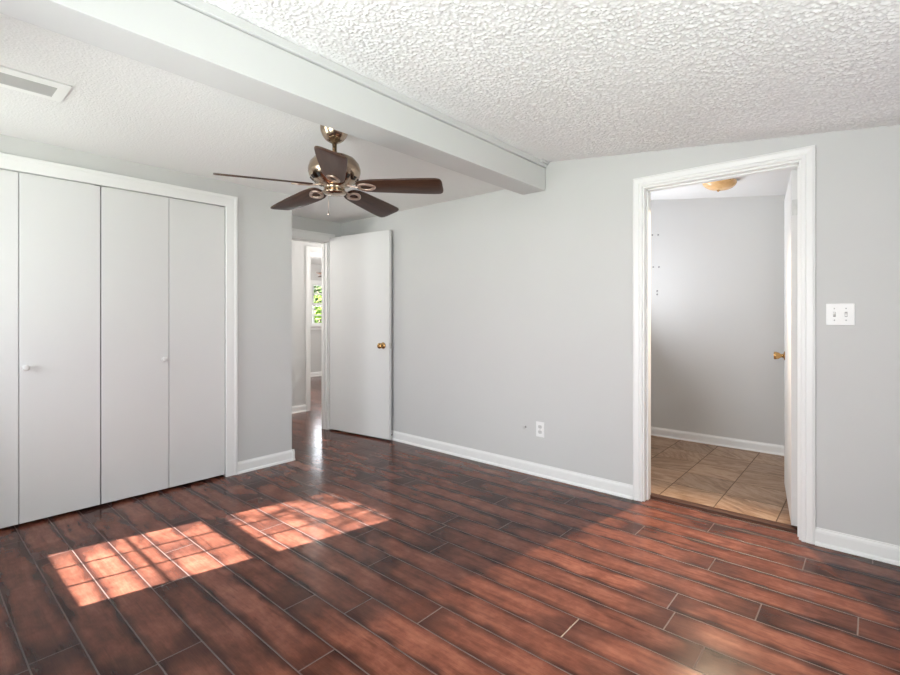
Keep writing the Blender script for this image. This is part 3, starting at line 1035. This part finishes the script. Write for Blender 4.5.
for (x, z_, lab) in ((-1.691, 2.031, 'left screw of the topmost pair on the tiled room wall'), (-1.634, 2.026, 'right screw of the topmost pair on the tiled room wall'),
                     (-1.682, 1.706, 'left screw of the middle pair on the tiled room wall'), (-1.627, 1.702, 'right screw of the middle pair on the tiled room wall'),
                     (-1.644, 1.462, 'upper screw of the lowest pair on the tiled room wall'), (-1.644, 1.427, 'lower screw of the lowest pair on the tiled room wall')):
    sc = MB()
    sc.lathe([(0.0, -0.006), (0.006, -0.0055), (0.0085, -0.002), (0.009, 0.0)], (0, 0, 0), 'Y', 14)
    o = sc.build('wall_screw', M['screw'])
    o.location = (x, YT, z_)
    tag(o, lab, 'screw', 'screws left in the tiled room wall')
t = empty('door_stop', (-3.530, YR - 0.012, 0.055))
tag(t, 'small metal door stop on the baseboard behind the open hall door', 'door stop')
MB().lathe([(0.010, 0.0), (0.010, -0.003), (0.006, -0.005), (0.005, -0.016), (0.0, -0.016)], (0, 0, 0), 'Y', 14).build('stop_post', M['steel'], t)
MB().lathe([(0.008, -0.016), (0.0085, -0.020), (0.007, -0.026), (0.0, -0.026)], (0, 0, 0), 'Y', 14).build('rubber_tip', M['dark'], t)

# ------------------------------------------------------------------ amber ceiling lamp of the tiled room
LX, LY = -0.917, 4.285
LZ = 2.348 + 0.045 - 0.118 * (LX + 1.773)
t = empty('ceiling_lamp', (LX, LY, LZ))
tag(t, 'amber glass bowl ceiling lamp in the tiled room', 'ceiling lamp')
t.rotation_euler = (0, math.atan(0.118), 0)
MB().lathe([(0.095, 0.004), (0.098, -0.010), (0.090, -0.016), (0.0, -0.016)], (0, 0, 0), 'Z', 40).build('lamp_base', M['brass'], t)
MB().lathe([(0.116, -0.014), (0.122, -0.020), (0.122, -0.030), (0.115, -0.048), (0.098, -0.066), (0.070, -0.080), (0.036, -0.088), (0.0, -0.090)], (0, 0, 0), 'Z', 48).build('glass_bowl', M['amber'], t)
MB().lathe([(0.010, -0.088), (0.011, -0.092), (0.006, -0.097), (0.006, -0.101), (0.0, -0.103)], (0, 0, 0), 'Z', 16).build('finial', M['brass'], t)
for i in range(3):
    a = math.radians(-41.2 + 180 * i) if i < 2 else math.radians(60)
    cl = MB()
    cl.lathe([(0.0, -0.010), (0.007, -0.012), (0.008, -0.020), (0.004, -0.028), (0.0, -0.029)], (0.122 * math.cos(a), 0.122 * math.sin(a), 0), 'Z', 12)
    cl.build('thumb_screw', M['brass'], t)
add_light('doorway_floor_fill', 'AREA', (LX, LY - 0.02, LZ - 0.108), (0.04, -0.72, -0.70), 24, (1.0, 0.75, 0.50), shape='DISK', size=0.05, spread=math.radians(62))  # added disc below the bowl, aimed to warm the floor through the doorway

# ------------------------------------------------------------------ outside: porch added to keep sun off the wide window, ground, trees
mb = MB()
mb.prism([(-2.35, YBo - 0.02, 2.40), (-2.35, -3.1, 2.22), (-2.35, -3.1, 2.30), (-2.35, YBo - 0.02, 2.52)], (3.9, 0, 0))
struct(mb.build('added_porch_roof', M['beam']), 'unseen white porch roof added to keep sun off the wide window', 'porch roof')
mb = MB()
for px in (-2.25, 1.45):
    mb.box((px - 0.05, -3.05, -0.25), (px + 0.05, -2.95, 2.24), 0.004)
struct(mb.build('added_porch_posts', M['white']), 'unseen white posts under the added porch roof', 'porch posts')
struct(MB().box((-40, -40, -0.5), (30, 40, -0.25)).build('ground', M['lawn']), 'green lawn around the house', 'ground')


def leaves(pts, size, rnd):
    mb = MB()
    for p in pts:
        m = Matrix.Translation(p) @ Matrix.Rotation(rnd.uniform(0, 6.28), 4, 'Z') @ Matrix.Rotation(rnd.uniform(-1.0, 1.0), 4, 'X') @ Matrix.Rotation(rnd.uniform(-1, 1), 4, 'Y')
        s = size * rnd.uniform(0.7, 1.3)
        shape = [(0, -s, 0), (s * 0.36, -s * 0.35, 0.01 * s), (s * 0.38, s * 0.25, 0.02 * s), (0, s, -0.15 * s), (-s * 0.38, s * 0.25, 0.02 * s), (-s * 0.36, -s * 0.35, 0.01 * s)]
        vs = [mb.bm.verts.new(m @ Vector(q)) for q in shape]
        mb.bm.faces.new(vs)
    return mb


def tree(name, base, crown, radii, n, size, seed, mat, label, cat):
    rnd = random.Random(seed)
    t = empty(name, base)
    tag(t, label, cat)
    b = Vector(base)
    c = Vector(crown) - b
    tr = MB()
    tr.tube([(0, 0, 0), (0.03, 0.02, c.z * 0.35), Vector((c.x * 0.5, c.y * 0.5, c.z * 0.65)), c], [0.09, 0.075, 0.06, 0.02], 10)
    for i in range(7):
        a = rnd.uniform(0, 6.28)
        e = c + Vector((radii[0] * 0.8 * math.cos(a), radii[1] * 0.8 * math.sin(a), radii[2] * rnd.uniform(-0.6, 0.6)))
        s = Vector((c.x * 0.5, c.y * 0.5, c.z * 0.65))
        tr.tube([s, (s + e) / 2 + Vector((0, 0, 0.08)), e], [0.035, 0.022, 0.006], 7)
    tr.build('trunk', M['bark'], t)
    pts = []
    while len(pts) < n:
        p = Vector((rnd.uniform(-1, 1), rnd.uniform(-1, 1), rnd.uniform(-1, 1)))
        if p.length < 1 and rnd.random() < 0.35 + 0.65 * p.length:
            pts.append(c + Vector((p.x * radii[0], p.y * radii[1], p.z * radii[2])))
    leaves(pts, size, rnd).build('foliage', mat, t)
    return t


tree('garden_tree', (-6.8, -4.3, -0.25), (-4.05, -4.0, 5.00), (0.74, 0.62, 0.60), 430, 0.06, 5, M['leaf'], 'young leafy tree outside the sunlit window', 'tree')
tree('shade_tree', (-14.6, 9.9, -0.25), (-14.6, 9.9, 2.5), (1.6, 1.9, 1.0), 900, 0.16, 8, M['leafdark'], 'dark leafy tree beyond the far room window', 'tree')
tree('green_shrub', (-12.4, 8.3, -0.25), (-12.4, 8.3, 1.15), (0.9, 1.1, 0.75), 900, 0.10, 9, M['leaf'], 'bright green shrub below the tree beyond the far window', 'shrub')
